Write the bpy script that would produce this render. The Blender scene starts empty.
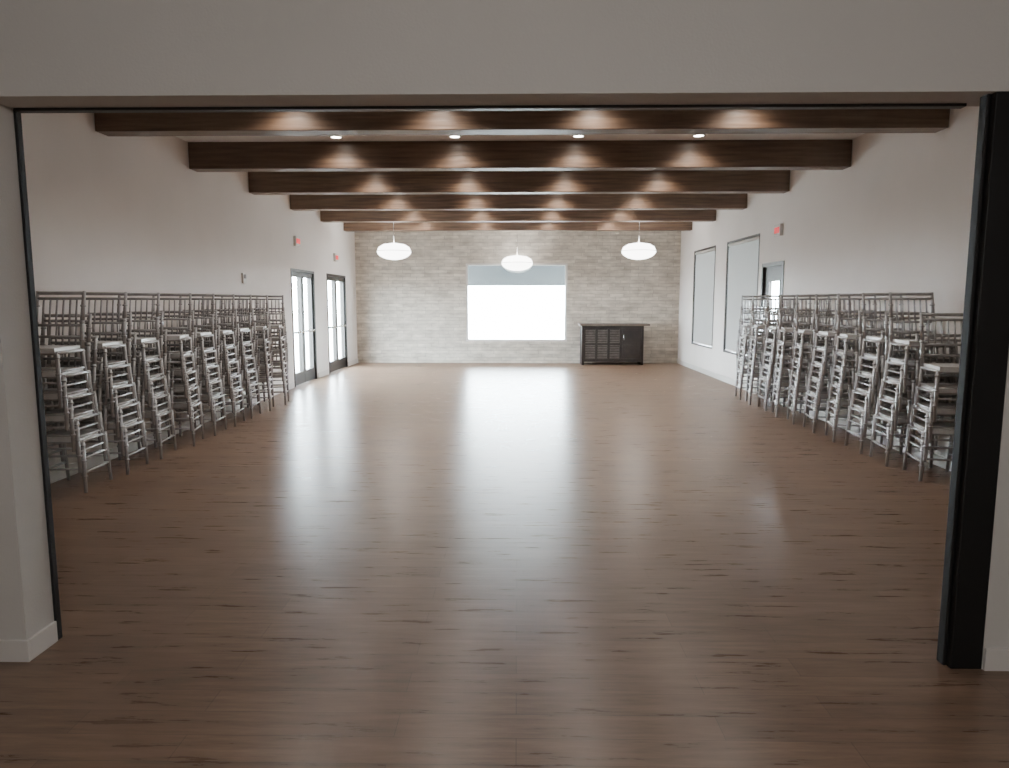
import bpy, bmesh, math, random
from mathutils import Vector, Matrix
random.seed(4)
S=bpy.context.scene
COL=S.collection

# ---------------------------------------------------------------- materials
def newmat(name):
    m=bpy.data.materials.new(name); m.use_nodes=True
    nt=m.node_tree; b=nt.nodes['Principled BSDF']
    return m,nt,b
def N(nt,t,**kw):
    n=nt.nodes.new(t)
    for k,v in kw.items(): setattr(n,k,v)
    return n
def plain(name,col,rough=0.6,metal=0.0,noise=0.06,scale=6.0,bump=0.0):
    m,nt,b=newmat(name)
    tc=N(nt,'ShaderNodeTexCoord'); nz=N(nt,'ShaderNodeTexNoise'); nz.inputs['Scale'].default_value=scale
    nz.inputs['Detail'].default_value=4
    nt.links.new(tc.outputs['Object'],nz.inputs['Vector'])
    r=N(nt,'ShaderNodeValToRGB')
    c0=[max(0,c*(1-noise)) for c in col]; c1=[min(1,c*(1+noise)) for c in col]
    r.color_ramp.elements[0].position=0.3; r.color_ramp.elements[1].position=0.7
    r.color_ramp.elements[0].color=(*c0,1); r.color_ramp.elements[1].color=(*c1,1)
    nt.links.new(nz.outputs['Fac'],r.inputs['Fac']); nt.links.new(r.outputs['Color'],b.inputs['Base Color'])
    b.inputs['Roughness'].default_value=rough; b.inputs['Metallic'].default_value=metal
    if bump:
        bp=N(nt,'ShaderNodeBump'); bp.inputs['Strength'].default_value=bump; bp.inputs['Distance'].default_value=0.01
        nz2=N(nt,'ShaderNodeTexNoise'); nz2.inputs['Scale'].default_value=90
        nt.links.new(tc.outputs['Object'],nz2.inputs['Vector'])
        nt.links.new(nz2.outputs['Fac'],bp.inputs['Height']); nt.links.new(bp.outputs['Normal'],b.inputs['Normal'])
    return m
def emis(name,col,st):
    m,nt,b=newmat(name)
    b.inputs['Base Color'].default_value=(*col,1)
    b.inputs['Emission Color'].default_value=(*col,1); b.inputs['Emission Strength'].default_value=st
    return m
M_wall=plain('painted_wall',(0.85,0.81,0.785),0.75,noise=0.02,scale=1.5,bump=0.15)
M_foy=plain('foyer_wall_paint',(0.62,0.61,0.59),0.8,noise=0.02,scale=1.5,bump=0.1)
M_ceil=plain('ceiling_paint',(0.88,0.87,0.85),0.85,noise=0.02,scale=2)
M_trim=plain('trim_paint',(0.72,0.70,0.68),0.45,noise=0.02)
M_black=plain('black_metal_frame',(0.004,0.004,0.0045),0.65,noise=0.1)
M_bronze=plain('bronze_frame',(0.025,0.022,0.02),0.4,noise=0.1)
M_silver=plain('silver_chair_paint',(0.44,0.435,0.44),0.40,metal=0.5,noise=0.1,scale=20)
M_seat=plain('silver_seat',(0.66,0.65,0.645),0.4,metal=0.1,noise=0.06,scale=20)
M_dark=plain('dark_cabinet_wood',(0.022,0.015,0.012),0.45,noise=0.3,scale=9)
M_slat=plain('weathered_cabinet_wood',(0.095,0.08,0.072),0.5,noise=0.3,scale=14)
M_top=plain('cabinet_top_wood',(0.16,0.13,0.11),0.4,noise=0.15,scale=10)
M_red=emis('exit_red',(0.75,0.03,0.04),0.7)
M_lamp=emis('lamp_glow',(1,0.95,0.86),30)
M_bowl=emis('pendant_glass_glow',(1,0.97,0.93),9)
M_chrome=plain('chrome',(0.7,0.7,0.7),0.2,metal=1.0,noise=0.02)
M_conc=plain('patio_concrete',(0.62,0.61,0.59),0.9,noise=0.06,scale=1.0)
M_awn=plain('porch_fascia_paint',(0.095,0.107,0.116),0.7,noise=0.05)

def beam_mat():
    m,nt,b=newmat('stained_beam_wood')
    tc=N(nt,'ShaderNodeTexCoord'); mp=N(nt,'ShaderNodeMapping'); mp.inputs['Scale'].default_value=(0.6,9,9)
    nz=N(nt,'ShaderNodeTexNoise'); nz.inputs['Scale'].default_value=3; nz.inputs['Detail'].default_value=8
    nt.links.new(tc.outputs['Object'],mp.inputs['Vector']); nt.links.new(mp.outputs['Vector'],nz.inputs['Vector'])
    r=N(nt,'ShaderNodeValToRGB'); e=r.color_ramp.elements
    e[0].position=0.3; e[0].color=(0.072,0.041,0.026,1); e[1].position=0.75; e[1].color=(0.175,0.108,0.068,1)
    nt.links.new(nz.outputs['Fac'],r.inputs['Fac']); nt.links.new(r.outputs['Color'],b.inputs['Base Color'])
    bp=N(nt,'ShaderNodeBump'); bp.inputs['Strength'].default_value=0.3; bp.inputs['Distance'].default_value=0.01
    nt.links.new(nz.outputs['Fac'],bp.inputs['Height']); nt.links.new(bp.outputs['Normal'],b.inputs['Normal'])
    b.inputs['Roughness'].default_value=0.42
    return m
M_beam=beam_mat()
def floor_mat():
    m,nt,b=newmat('vinyl_plank_floor')
    tc=N(nt,'ShaderNodeTexCoord')
    br=N(nt,'ShaderNodeTexBrick'); br.offset=0.37; br.offset_frequency=2
    br.inputs['Scale'].default_value=1; br.inputs['Brick Width'].default_value=1.22; br.inputs['Row Height'].default_value=0.15
    br.inputs['Mortar Size'].default_value=0.0015; br.inputs['Mortar Smooth'].default_value=0.4
    br.inputs['Color1'].default_value=(0.245,0.165,0.117,1); br.inputs['Color2'].default_value=(0.195,0.130,0.092,1)
    br.inputs['Mortar'].default_value=(0.13,0.088,0.064,1)
    nt.links.new(tc.outputs['Object'],br.inputs['Vector'])
    mp=N(nt,'ShaderNodeMapping'); mp.inputs['Scale'].default_value=(1.5,14,1)
    nz=N(nt,'ShaderNodeTexNoise'); nz.inputs['Scale'].default_value=1.6; nz.inputs['Detail'].default_value=8; nz.inputs['Roughness'].default_value=0.65
    nt.links.new(tc.outputs['Object'],mp.inputs['Vector']); nt.links.new(mp.outputs['Vector'],nz.inputs['Vector'])
    r=N(nt,'ShaderNodeValToRGB'); e=r.color_ramp.elements
    e[0].position=0.3; e[0].color=(0.60,0.58,0.56,1); e[1].position=0.72; e[1].color=(1.25,1.25,1.25,1)
    nt.links.new(nz.outputs['Fac'],r.inputs['Fac'])
    mx=N(nt,'ShaderNodeMix',data_type='RGBA',blend_type='MULTIPLY'); mx.inputs[0].default_value=1
    nt.links.new(br.outputs['Color'],mx.inputs[6]); nt.links.new(r.outputs['Color'],mx.inputs[7])
    nt.links.new(mx.outputs[2],b.inputs['Base Color'])
    mr=N(nt,'ShaderNodeMapRange'); mr.inputs['To Min'].default_value=0.22; mr.inputs['To Max'].default_value=0.36
    nt.links.new(nz.outputs['Fac'],mr.inputs['Value']); nt.links.new(mr.outputs['Result'],b.inputs['Roughness'])
    bp=N(nt,'ShaderNodeBump'); bp.inputs['Strength'].default_value=0.10; bp.inputs['Distance'].default_value=0.003
    nt.links.new(nz.outputs['Fac'],bp.inputs['Height']); nt.links.new(bp.outputs['Normal'],b.inputs['Normal'])
    return m
M_floor=floor_mat()
def stone_mat():
    m,nt,b=newmat('stacked_ledgestone')
    tc=N(nt,'ShaderNodeTexCoord'); mp=N(nt,'ShaderNodeMapping'); mp.inputs['Rotation'].default_value=(math.radians(-90),0,0)
    nt.links.new(tc.outputs['Object'],mp.inputs['Vector'])
    nzd=N(nt,'ShaderNodeTexNoise'); nzd.inputs['Scale'].default_value=2.5
    nt.links.new(mp.outputs['Vector'],nzd.inputs['Vector'])
    vm=N(nt,'ShaderNodeVectorMath',operation='MULTIPLY_ADD'); vm.inputs[1].default_value=(0.05,0.05,0.0)
    nt.links.new(nzd.outputs['Color'],vm.inputs[0]); nt.links.new(mp.outputs['Vector'],vm.inputs[2])
    br=N(nt,'ShaderNodeTexBrick'); br.offset=0.43; br.squash=1.6; br.squash_frequency=3
    br.inputs['Brick Width'].default_value=0.36; br.inputs['Row Height'].default_value=0.085; br.inputs['Scale'].default_value=1
    br.inputs['Mortar Size'].default_value=0.006; br.inputs['Mortar Smooth'].default_value=0.5
    br.inputs['Color1'].default_value=(0.70,0.65,0.575,1); br.inputs['Color2'].default_value=(0.55,0.50,0.44,1)
    br.inputs['Mortar'].default_value=(0.42,0.385,0.34,1)
    nt.links.new(vm.outputs[0],br.inputs['Vector'])
    nz=N(nt,'ShaderNodeTexNoise'); nz.inputs['Scale'].default_value=4; nz.inputs['Detail'].default_value=8
    mp2=N(nt,'ShaderNodeMapping'); mp2.inputs['Scale'].default_value=(1,1,2.5)
    nt.links.new(tc.outputs['Object'],mp2.inputs['Vector']); nt.links.new(mp2.outputs['Vector'],nz.inputs['Vector'])
    r=N(nt,'ShaderNodeValToRGB'); e=r.color_ramp.elements
    e[0].position=0.3; e[0].color=(0.74,0.73,0.72,1); e[1].position=0.7; e[1].color=(1.15,1.15,1.15,1)
    nt.links.new(nz.outputs['Fac'],r.inputs['Fac'])
    mx=N(nt,'ShaderNodeMix',data_type='RGBA',blend_type='MULTIPLY'); mx.inputs[0].default_value=1
    nt.links.new(br.outputs['Color'],mx.inputs[6]); nt.links.new(r.outputs['Color'],mx.inputs[7])
    nt.links.new(mx.outputs[2],b.inputs['Base Color']); b.inputs['Roughness'].default_value=0.85
    bp=N(nt,'ShaderNodeBump'); bp.inputs['Strength'].default_value=0.7; bp.inputs['Distance'].default_value=0.03
    nt.links.new(mx.outputs[2],bp.inputs['Height']); nt.links.new(bp.outputs['Normal'],b.inputs['Normal'])
    return m
M_stone=stone_mat()
def glass_mat():
    m=bpy.data.materials.new('window_glass'); m.use_nodes=True; nt=m.node_tree
    nt.nodes.clear(); o=N(nt,'ShaderNodeOutputMaterial'); mx=N(nt,'ShaderNodeMixShader')
    t=N(nt,'ShaderNodeBsdfTransparent'); t.inputs['Color'].default_value=(0.93,0.97,0.97,1)
    g=N(nt,'ShaderNodeBsdfGlossy'); g.inputs['Roughness'].default_value=0.03
    mx.inputs[0].default_value=0.06
    nt.links.new(t.outputs[0],mx.inputs[1]); nt.links.new(g.outputs[0],mx.inputs[2]); nt.links.new(mx.outputs[0],o.inputs[0])
    return m
M_glass=glass_mat()
def shade_mat():
    m=bpy.data.materials.new('roller_shade_fabric'); m.use_nodes=True; nt=m.node_tree
    nt.nodes.clear(); o=N(nt,'ShaderNodeOutputMaterial'); mx=N(nt,'ShaderNodeMixShader')
    t=N(nt,'ShaderNodeBsdfTranslucent'); t.inputs['Color'].default_value=(0.30,0.295,0.285,1)
    g=N(nt,'ShaderNodeBsdfDiffuse'); g.inputs['Color'].default_value=(0.7,0.7,0.7,1)
    mx.inputs[0].default_value=0.5
    nt.links.new(t.outputs[0],mx.inputs[1]); nt.links.new(g.outputs[0],mx.inputs[2]); nt.links.new(mx.outputs[0],o.inputs[0])
    return m
M_shade=shade_mat()

# ---------------------------------------------------------------- mesh helpers
class B:
    def __init__(s): s.bm=bmesh.new(); s.mats=[]
    def mi(s,m):
        if m not in s.mats: s.mats.append(m)
        return s.mats.index(m)
    def box(s,x0,x1,y0,y1,z0,z1,m):
        i=s.mi(m)
        v=[s.bm.verts.new(p) for p in [(x0,y0,z0),(x1,y0,z0),(x1,y1,z0),(x0,y1,z0),(x0,y0,z1),(x1,y0,z1),(x1,y1,z1),(x0,y1,z1)]]
        for f in [(3,2,1,0),(4,5,6,7),(0,1,5,4),(1,2,6,5),(2,3,7,6),(3,0,4,7)]:
            fc=s.bm.faces.new([v[k] for k in f]); fc.material_index=i
    def tube(s,a,b,r0,r1,m,n=8):
        i=s.mi(m); a=Vector(a); b=Vector(b); d=(b-a).normalized()
        u=d.orthogonal().normalized(); w=d.cross(u)
        A=[];C=[]
        for k in range(n):
            t=2*math.pi*k/n; q=u*math.cos(t)+w*math.sin(t)
            A.append(s.bm.verts.new(a+q*r0)); C.append(s.bm.verts.new(b+q*r1))
        for k in range(n):
            f=s.bm.faces.new([A[k],A[(k+1)%n],C[(k+1)%n],C[k]]); f.material_index=i; f.smooth=True
        f=s.bm.faces.new(A[::-1]); f.material_index=i
        f=s.bm.faces.new(C); f.material_index=i
    def lathe(s,prof,c,m,n=32):
        i=s.mi(m); rings=[]
        for (r,z) in prof:
            rings.append([s.bm.verts.new((c[0]+r*math.cos(2*math.pi*k/n),c[1]+r*math.sin(2*math.pi*k/n),c[2]+z)) for k in range(n)])
        for a,b in zip(rings,rings[1:]):
            for k in range(n):
                f=s.bm.faces.new([a[k],a[(k+1)%n],b[(k+1)%n],b[k]]); f.material_index=i; f.smooth=True
    def prism(s,pts,z0,z1,m):
        i=s.mi(m)
        a=[s.bm.verts.new((x,y,z0)) for x,y in pts]; b=[s.bm.verts.new((x,y,z1)) for x,y in pts]
        n=len(pts)
        for k in range(n):
            f=s.bm.faces.new([a[k],a[(k+1)%n],b[(k+1)%n],b[k]]); f.material_index=i
        f=s.bm.faces.new(a[::-1]); f.material_index=i; f=s.bm.faces.new(b); f.material_index=i
    def mesh(s,name):
        me=bpy.data.meshes.new(name); bmesh.ops.recalc_face_normals(s.bm,faces=s.bm.faces[:])
        s.bm.to_mesh(me); s.bm.free()
        for m in s.mats: me.materials.append(m)
        return me
    def obj(s,name,bevel=0,loc=(0,0,0)):
        o=bpy.data.objects.new(name,s.mesh(name)); COL.objects.link(o); o.location=loc
        if bevel:
            b=o.modifiers.new('bevel','BEVEL'); b.width=bevel; b.segments=2; b.limit_method='ANGLE'
        return o

W=4.10; L=17.9; CH=3.55; YO0=2.92; YO1=3.14; OPX0=-2.18; OPX1=2.03; OH=2.42; T=0.16
# ---------------------------------------------------------------- shell
b=B(); b.box(-4.3,4.3,-3.2,L+0.2,-0.1,0,M_floor); b.obj('floor')
b=B(); b.box(-W-T,W+T,YO1,L+T,CH,CH+0.1,M_ceil); b.obj('ceiling')
b=B(); b.box(-W-T,W+T,-3.2,YO0,3.0,3.1,M_ceil); b.obj('ceiling_foyer')

def sidewall(name,x0,x1,ya,yb,h,ops,m):
    b=B(); y=ya
    for (o0,o1,z0,z1) in sorted(ops):
        b.box(x0,x1,y,o0,0,h,m)
        if z0>0: b.box(x0,x1,o0,o1,0,z0,m)
        b.box(x0,x1,o0,o1,z1,h,m); y=o1
    b.box(x0,x1,y,yb,0,h,m); return b.obj(name)
DL=[(12.75,14.2,0,2.17),(15.15,16.8,0,2.17)]
DR=[(10.95,11.92,0,2.2)]
WR=[(12.1,13.95,0.58,2.72),(14.75,16.5,0.58,2.72)]
sidewall('wall_left',-W-T,-W,YO1,L,CH,DL,M_wall)
sidewall('wall_right',W,W+T,YO1,L,CH,DR+WR,M_wall)
b=B()
wx0,wx1,wz0,wz1=-1.30,1.27,0.55,2.52
b.box(-W-T,wx0,L,L+T,0,CH,M_stone); b.box(wx1,W+T,L,L+T,0,CH,M_stone)
b.box(wx0,wx1,L,L+T,0,wz0,M_stone); b.box(wx0,wx1,L,L+T,wz1,CH,M_stone); b.obj('wall_back')
b=B()
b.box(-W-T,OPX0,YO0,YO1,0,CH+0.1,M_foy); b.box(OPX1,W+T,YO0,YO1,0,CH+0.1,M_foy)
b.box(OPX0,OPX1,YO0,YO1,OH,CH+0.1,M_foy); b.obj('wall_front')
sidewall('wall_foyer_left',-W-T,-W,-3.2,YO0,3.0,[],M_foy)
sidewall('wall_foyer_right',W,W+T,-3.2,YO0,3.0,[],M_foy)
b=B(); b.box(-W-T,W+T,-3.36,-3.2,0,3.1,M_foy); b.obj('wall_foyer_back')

b=B(); b.box(OPX1-0.135,OPX1,YO0+0.0,YO0+0.10,0,OH,M_black); b.box(OPX1-0.15,OPX1-0.135,YO0+0.03,YO0+0.08,0.0,OH,M_black)
b.obj('trim_1',0.004)
b=B(); b.box(OPX0,OPX0+0.012,YO1-0.035,YO1,0,OH,M_black); b.obj('trim_2',0.003)
b=B(); b.box(OPX0+0.013,OPX1-0.145,YO1-0.05,YO1-0.01,OH-0.012,OH,M_bronze); b.obj('trim_3')

def gaps(ya,yb,ops):
    y=ya; out=[]
    for o in sorted(ops): out.append((y,o[0]-0.07)); y=o[1]+0.07
    out.append((y,yb)); return out
b=B()
for a,c in gaps(YO1,L,DL): b.box(-W,-W+0.016,a,c,0,0.11,M_trim)
b.obj('baseboard_left',0.003)
b=B()
for a,c in gaps(YO1,L,DR): b.box(W-0.016,W,a,c,0,0.11,M_trim)
b.obj('baseboard_right',0.003)
b=B()
b.box(-W+0.02,OPX0+0.015,YO0-0.016,YO0,0,0.10,M_trim); b.box(OPX0,OPX0+0.015,YO0,YO1-0.037,0,0.10,M_trim)
b.box(OPX1+0.002,W-0.02,YO0-0.016,YO0,0,0.10,M_trim)
b.obj('baseboard_front',0.003)

for i in range(6):
    y=6.98+1.96*i
    b=B(); b.box(-W+0.002,W-0.002,y-0.02,y+0.20,CH-0.325,CH,M_beam); o=b.obj('ceiling_beam',0.008)

# ---------------------------------------------------------------- doors / windows
def glassdoor(name,y0,y1,z1):
    b=B(); xi=-W+0.0; xa=xi-0.10; xb=xi-0.02; f=0.06
    b.box(xa-.02,xi+0.012,y0,y0+f*0.8,0,z1,M_bronze); b.box(xa-.02,xi+0.012,y1-f*0.8,y1,0,z1,M_bronze)
    b.box(xa-.02,xi+0.012,y0+f*0.8,y1-f*0.8,z1-0.05,z1,M_bronze)
    mid=(y0+y1)/2
    for a,c in ((y0+.05,mid-.003),(mid+.003,y1-.05)):
        b.box(xa,xb,a,a+.085,0.01,z1-.055,M_bronze); b.box(xa,xb,c-.085,c,0.01,z1-.055,M_bronze)
        b.box(xa,xb,a+.085,c-.085,0.01,0.24,M_bronze); b.box(xa,xb,a+.085,c-.085,z1-.14,z1-.055,M_bronze)
        b.box(xa+.035,xa+.045,a+.085,c-.085,0.24,z1-.14,M_glass)
        b.box(xb,xb+0.06,a+.1,c-.1,0.98,1.02,M_chrome)
    return b.obj(name)
glassdoor('door_1',*DL[0][:2],DL[0][3]); glassdoor('door_2',*DL[1][:2],DL[1][3])
b=B(); y0,y1,z1=DR[0][0],DR[0][1],DR[0][3]
b.box(W-.012,W+.12,y0,y0+.06,0,z1,M_bronze); b.box(W-.012,W+.12,y1-.06,y1,0,z1,M_bronze)
b.box(W-.012,W+.12,y0+.06,y1-.06,z1-.06,z1,M_bronze)
b.box(W+.03,W+.08,y0+.06,y0+.26,0.01,z1-.06,M_dark); b.box(W+.03,W+.08,y1-.26,y1-.06,0.01,z1-.06,M_dark)
b.box(W+.03,W+.08,y0+.26,y1-.26,0.01,0.95,M_dark); b.box(W+.03,W+.08,y0+.26,y1-.26,z1-.3,z1-.06,M_dark)
b.box(W+.05,W+.06,y0+.26,y1-.26,0.95,z1-.3,M_glass)
b.tube((W+.03,y0+.12,1.0),(W-.03,y0+.12,1.0),.012,.012,M_chrome); b.tube((W-.03,y0+.12,1.0),(W-.03,y0+.24,1.0),.01,.01,M_chrome)
b.obj('door_3')
def win_side(name,y0,y1,z0,z1):
    b=B(); f=.03
    b.box(W-.008,W+.10,y0,y0+f,z0,z1,M_bronze); b.box(W-.008,W+.10,y1-f,y1,z0,z1,M_bronze)
    b.box(W-.008,W+.10,y0+f,y1-f,z0,z0+f,M_bronze); b.box(W-.008,W+.10,y0+f,y1-f,z1-f,z1,M_bronze)
    b.box(W+.08,W+.086,y0+f,y1-f,z0+f,z1-f,M_glass)
    b.box(W+.03,W+.033,y0+f+.01,y1-f-.01,z0+f+.02,z1-f,M_shade)
    b.tube((W+.03,y0+f+.01,z0+f+.02),(W+.03,y1-f-.01,z0+f+.02),.012,.012,M_trim)
    b.tube((W+.03,y0+f,z1-f-.03),(W+.03,y1-f,z1-f-.03),.028,.028,M_trim)
    return b.obj(name)
for i,w in enumerate(WR): win_side('window_%d'%(i+1),*w)
b=B(); f=.05
b.box(wx0,wx0+f,L+.02,L+.12,wz0,wz1,M_trim); b.box(wx1-f,wx1,L+.02,L+.12,wz0,wz1,M_trim)
b.box(wx0+f,wx1-f,L+.02,L+.12,wz0,wz0+f,M_trim); b.box(wx0+f,wx1-f,L+.02,L+.12,wz1-f,wz1,M_trim)
b.box(wx0+f,wx1-f,L+.06,L+.068,wz0+f,wz1-f,M_glass)
b.obj('window_3')
b=B(); b.box(-60,60,-30,90,-0.3,-0.12,M_conc); b.obj('patio_ground')
b=B(); b.box(-5,5,L+T+.002,L+2.2,2.62,2.72,M_awn); b.box(-5,5,L+2.0,L+2.2,2.0,2.62,M_awn)
b.box(-5,-4.8,L+2.0,L+2.2,-0.12,2.0,M_awn); b.box(4.8,5,L+2.0,L+2.2,-0.12,2.0,M_awn); b.obj('porch_roof')

def sign(name,x,y,z,side):
    b=B(); d=.05*side
    xs=sorted((x,x+d)); b.box(xs[0],xs[1],y-.13,y+.13,z-.09,z+.09,M_trim)
    xs=sorted((x+d,x+d*1.1)); 
    for k in range(4):
        yy=y-.10+.054*k; b.box(xs[0],xs[1],yy,yy+.038,z-.045,z+.045,M_red)
    b.obj(name)
sign('exit_sign',W,11.2,2.68,-1)
sign('exit_sign',-W,13.1,2.68,1)
sign('exit_sign',-W,15.9,2.55,1)
b=B(); b.box(-W,-W+.03,10.45,10.57,1.85,2.0,M_trim); b.box(-W+.03,-W+.034,10.47,10.55,1.92,1.98,M_slat); b.obj('thermostat',.003)

# ---------------------------------------------------------------- downlights
lightdata=bpy.data.lights.new('downlight','SPOT'); lightdata.energy=78; lightdata.spot_size=math.radians(142)
lightdata.spot_blend=1.0; lightdata.shadow_soft_size=0.07; lightdata.color=(1,0.94,0.86)
def canmesh():
    b=B(); b.lathe([(0.085,0.0),(0.085,-.008),(0.062,-.010),(0.058,-.003)],(0,0,0),M_trim,24)
    b.lathe([(0.058,-.004),(0.001,-.004)],(0,0,0),M_lamp,24); return b.mesh('recessed_downlight')
cm=canmesh()
for i in range(6):
    for x in (-2.18,-.75,.73,2.16):
        y=6.98+1.96*i-0.27
        o=bpy.data.objects.new('recessed_downlight',cm); COL.objects.link(o); o.location=(x,y,CH-.001)
        l=bpy.data.objects.new('lamp',lightdata); COL.objects.link(l); l.parent=o; l.location=(0,0,-.03)
b=B(); b.lathe([(0.001,-.11),(0.09,-.10),(0.15,-.06),(0.17,-.02),(0.17,0)],(0,0,0),M_bowl,32); b.lathe([(0.19,0),(0.19,-.02),(0.17,-.025)],(0,0,0),M_chrome,32)
o=b.obj('added_foyer_fill_fixture',loc=(0.2,-0.6,2.999))  # unseen fixture behind the camera, added to brighten the foyer and header
ld=bpy.data.lights.new('foyer_fill','POINT'); ld.energy=88; ld.shadow_soft_size=.15; ld.color=(1,.96,.92)  # added fill light for the foyer side
l=bpy.data.objects.new('lamp',ld); COL.objects.link(l); l.parent=o; l.location=(0,0,-.3)

def pendant(x,y,z):
    b=B()
    pr=[(0.02,-.19)]+[(0.38*math.sin(a),-.19*math.cos(a)) for a in [math.radians(k) for k in range(10,91,10)]]
    b.lathe(pr,(0,0,0),M_bowl,36)
    b.lathe([(0.38,0),(0.34,.09),(0.24,.15),(0.05,.18)],(0,0,0),M_bowl,36)
    b.lathe([(0.383,-.006),(0.388,0),(0.383,.006),(0.375,0)],(0,0,0),M_chrome,36)
    b.lathe([(0.015,-.205),(0.025,-.20),(0.025,-.185)],(0,0,0),M_chrome,16)
    b.tube((0,0,.16),(0,0,CH-z-.03),.005,.005,M_chrome)
    b.lathe([(0.02,-.05),(0.07,-.03),(0.075,0)],(0,0,CH-z),M_chrome,24)
    b.obj('pendant_light',loc=(x,y,z))
pendant(-2.77,15.95,2.69); pendant(2.72,15.95,2.69); pendant(0.0,17.3,2.5)

# ---------------------------------------------------------------- sideboard
b=B(); X0,X1,Y0,Y1,H=1.60,3.12,17.3,17.8,1.02
b.box(X0-.06,X1+.14,Y0-.05,Y1,H-.05,H,M_top)
b.box(X0,X0+.06,Y0,Y1,0,H-.05,M_dark); b.box(X1-.06,X1,Y0,Y1,0,H-.05,M_dark)
b.box(X0+.06,X1-.06,Y1-.03,Y1,.08,H-.05,M_dark)
b.box(X0+.06,X1-.06,Y0+.02,Y1-.03,.08,.13,M_dark)
b.box(X0+.06,X1-.06,Y0,Y0+.04,H-.12,H-.05,M_dark); b.box(X0+.06,X1-.06,Y0,Y0+.04,.08,.16,M_dark)
xs=X0+.06; n=3; wd=0.30
for k in range(n):
    a=xs+k*wd; c=a+wd
    b.box(a,a+.03,Y0,Y0+.03,.16,H-.12,M_dark); b.box(c-.03,c,Y0,Y0+.03,.16,H-.12,M_dark)
    z=.17
    while z<H-.16:
        b.box(a+.03,c-.03,Y0+.006,Y0+.02,z,z+.042,M_slat); z+=.06
    b.box(a+.03,c-.03,Y0-.004,Y0+.026,.5,.545,M_dark)
    b.box(a+.03,c-.03,Y0+.021,Y0+.03,.16,H-.12,M_dark)
a=xs+n*wd; c=X1-.06
b.box(a,c,Y0+.01,Y0+.03,.16,H-.12,M_dark)
b.box(a+.04,c-.04,Y0-.002,Y0+.01,.20,.5,M_dark); b.box(a+.04,c-.04,Y0-.002,Y0+.01,.55,H-.16,M_dark)
b.tube((a+.07,Y0-.02,.62),(a+.07,Y0-.02,.76),.008,.008,M_chrome)
b.obj('sideboard_cabinet',.004)

# ---------------------------------------------------------------- chiavari chairs, stacked
def chair(b,dy,dz):
    def P(x,y,z): return (x,y+dy,z+dz)
    m=M_silver; n=6
    hw=.20; f=-.19; r=.19
    for s in (-1,1):
        b.tube(P(s*hw,f,0),P(s*hw*.98,f+.01,.45),.014,.018,m,n)
        for z in (.14,.27,.40): b.tube(P(s*hw,f+.004,z-.007),P(s*hw,f+.004,z+.007),.022,.022,m,n)
        b.tube(P(s*.185,r+.05,0),P(s*.185,r,.45),.014,.018,m,n)
        b.tube(P(s*.185,r,.45),P(s*.19,r+.03,.68),.018,.017,m,n)
        b.tube(P(s*.19,r+.03,.68),P(s*.19,r+.09,.92),.017,.013,m,n)
        for z,o in ((.52,.008),(.66,.028),(.80,.06)): b.tube(P(s*.188,r+o,z-.007),P(s*.188,r+o+.001,z+.007),.022,.022,m,n)
        b.tube(P(s*hw,f+.004,.17),P(s*.185,r+.03,.17),.010,.010,m,n)
        b.tube(P(s*hw,f+.006,.29),P(s*.185,r+.018,.29),.010,.010,m,n)
        b.tube(P(s*hw,f,.435),P(s*.185,r,.435),.015,.015,m,n)
    for z in (.20,.31): b.tube(P(-hw,f+.005,z),P(hw,f+.005,z),.010,.010,m,n)
    b.tube(P(-.185,r+.025,.23),P(.185,r+.025,.23),.010,.010,m,n)
    b.tube(P(-hw,f,.435),P(hw,f,.435),.016,.016,m,n); b.tube(P(-.185,r,.435),P(.185,r,.435),.015,.015,m,n)
    b.prism([(-.195,f-.018+dy),(.195,f-.018+dy),(.18,r+dy),(-.18,r+dy)],.436+dz,.476+dz,M_seat)
    def yb(z): return r+(z-.45)*.13 if z<.68 else r+.03+(z-.68)*.25
    for z,rr in ((.905,.015),(.86,.012),(.64,.012),(.545,.012)):
        b.tube(P(-.19,yb(z),z),P(.19,yb(z),z),rr,rr,m,n)
    for k in range(6):
        x=-.135+.054*k; b.tube(P(x,yb(.64),.64),P(x,yb(.86),.86),.008,.008,m,n)
    for k in range(3):
        x=-.09+.09*k; b.tube(P(x,yb(.545),.545),P(x,yb(.64),.64),.008,.008,m,n)
def stackmesh(cnt):
    b=B()
    for k in range(cnt): chair(b,-.066*k,.188*k)
    return b.mesh('stacked_chiavari_chairs')
SM={4:stackmesh(4),5:stackmesh(5)}
def stack(x,y,cnt,rot):
    o=bpy.data.objects.new('stacked_chiavari_chairs',SM[cnt]); COL.objects.link(o)
    o.location=(x,y,0); o.rotation_euler=(0,0,rot)
for k in range(9):
    stack(-3.80+random.uniform(-.02,.02),5.82+.615*k,5,random.uniform(-.08,.08)+0.12)
for k in range(10):
    stack(3.81+random.uniform(-.02,.02),6.3+.57*k,4 if k==0 else 5,random.uniform(-.08,.08)-0.12)

# ---------------------------------------------------------------- world
w=bpy.data.worlds.new('sky'); S.world=w; w.use_nodes=True
nt=w.node_tree; bg=nt.nodes['Background']; bg.inputs['Color'].default_value=(0.86,0.93,1,1); bg.inputs['Strength'].default_value=85

# ---------------------------------------------------------------- camera
cd=bpy.data.cameras.new('camera'); cam=bpy.data.objects.new('camera',cd); COL.objects.link(cam)
cd.sensor_width=36; cd.lens=24.97; cd.clip_start=.05; cd.clip_end=300
cam.location=(0,0,1.6); cam.rotation_euler=(math.radians(90-6.84),0,math.radians(1.02))
S.camera=cam
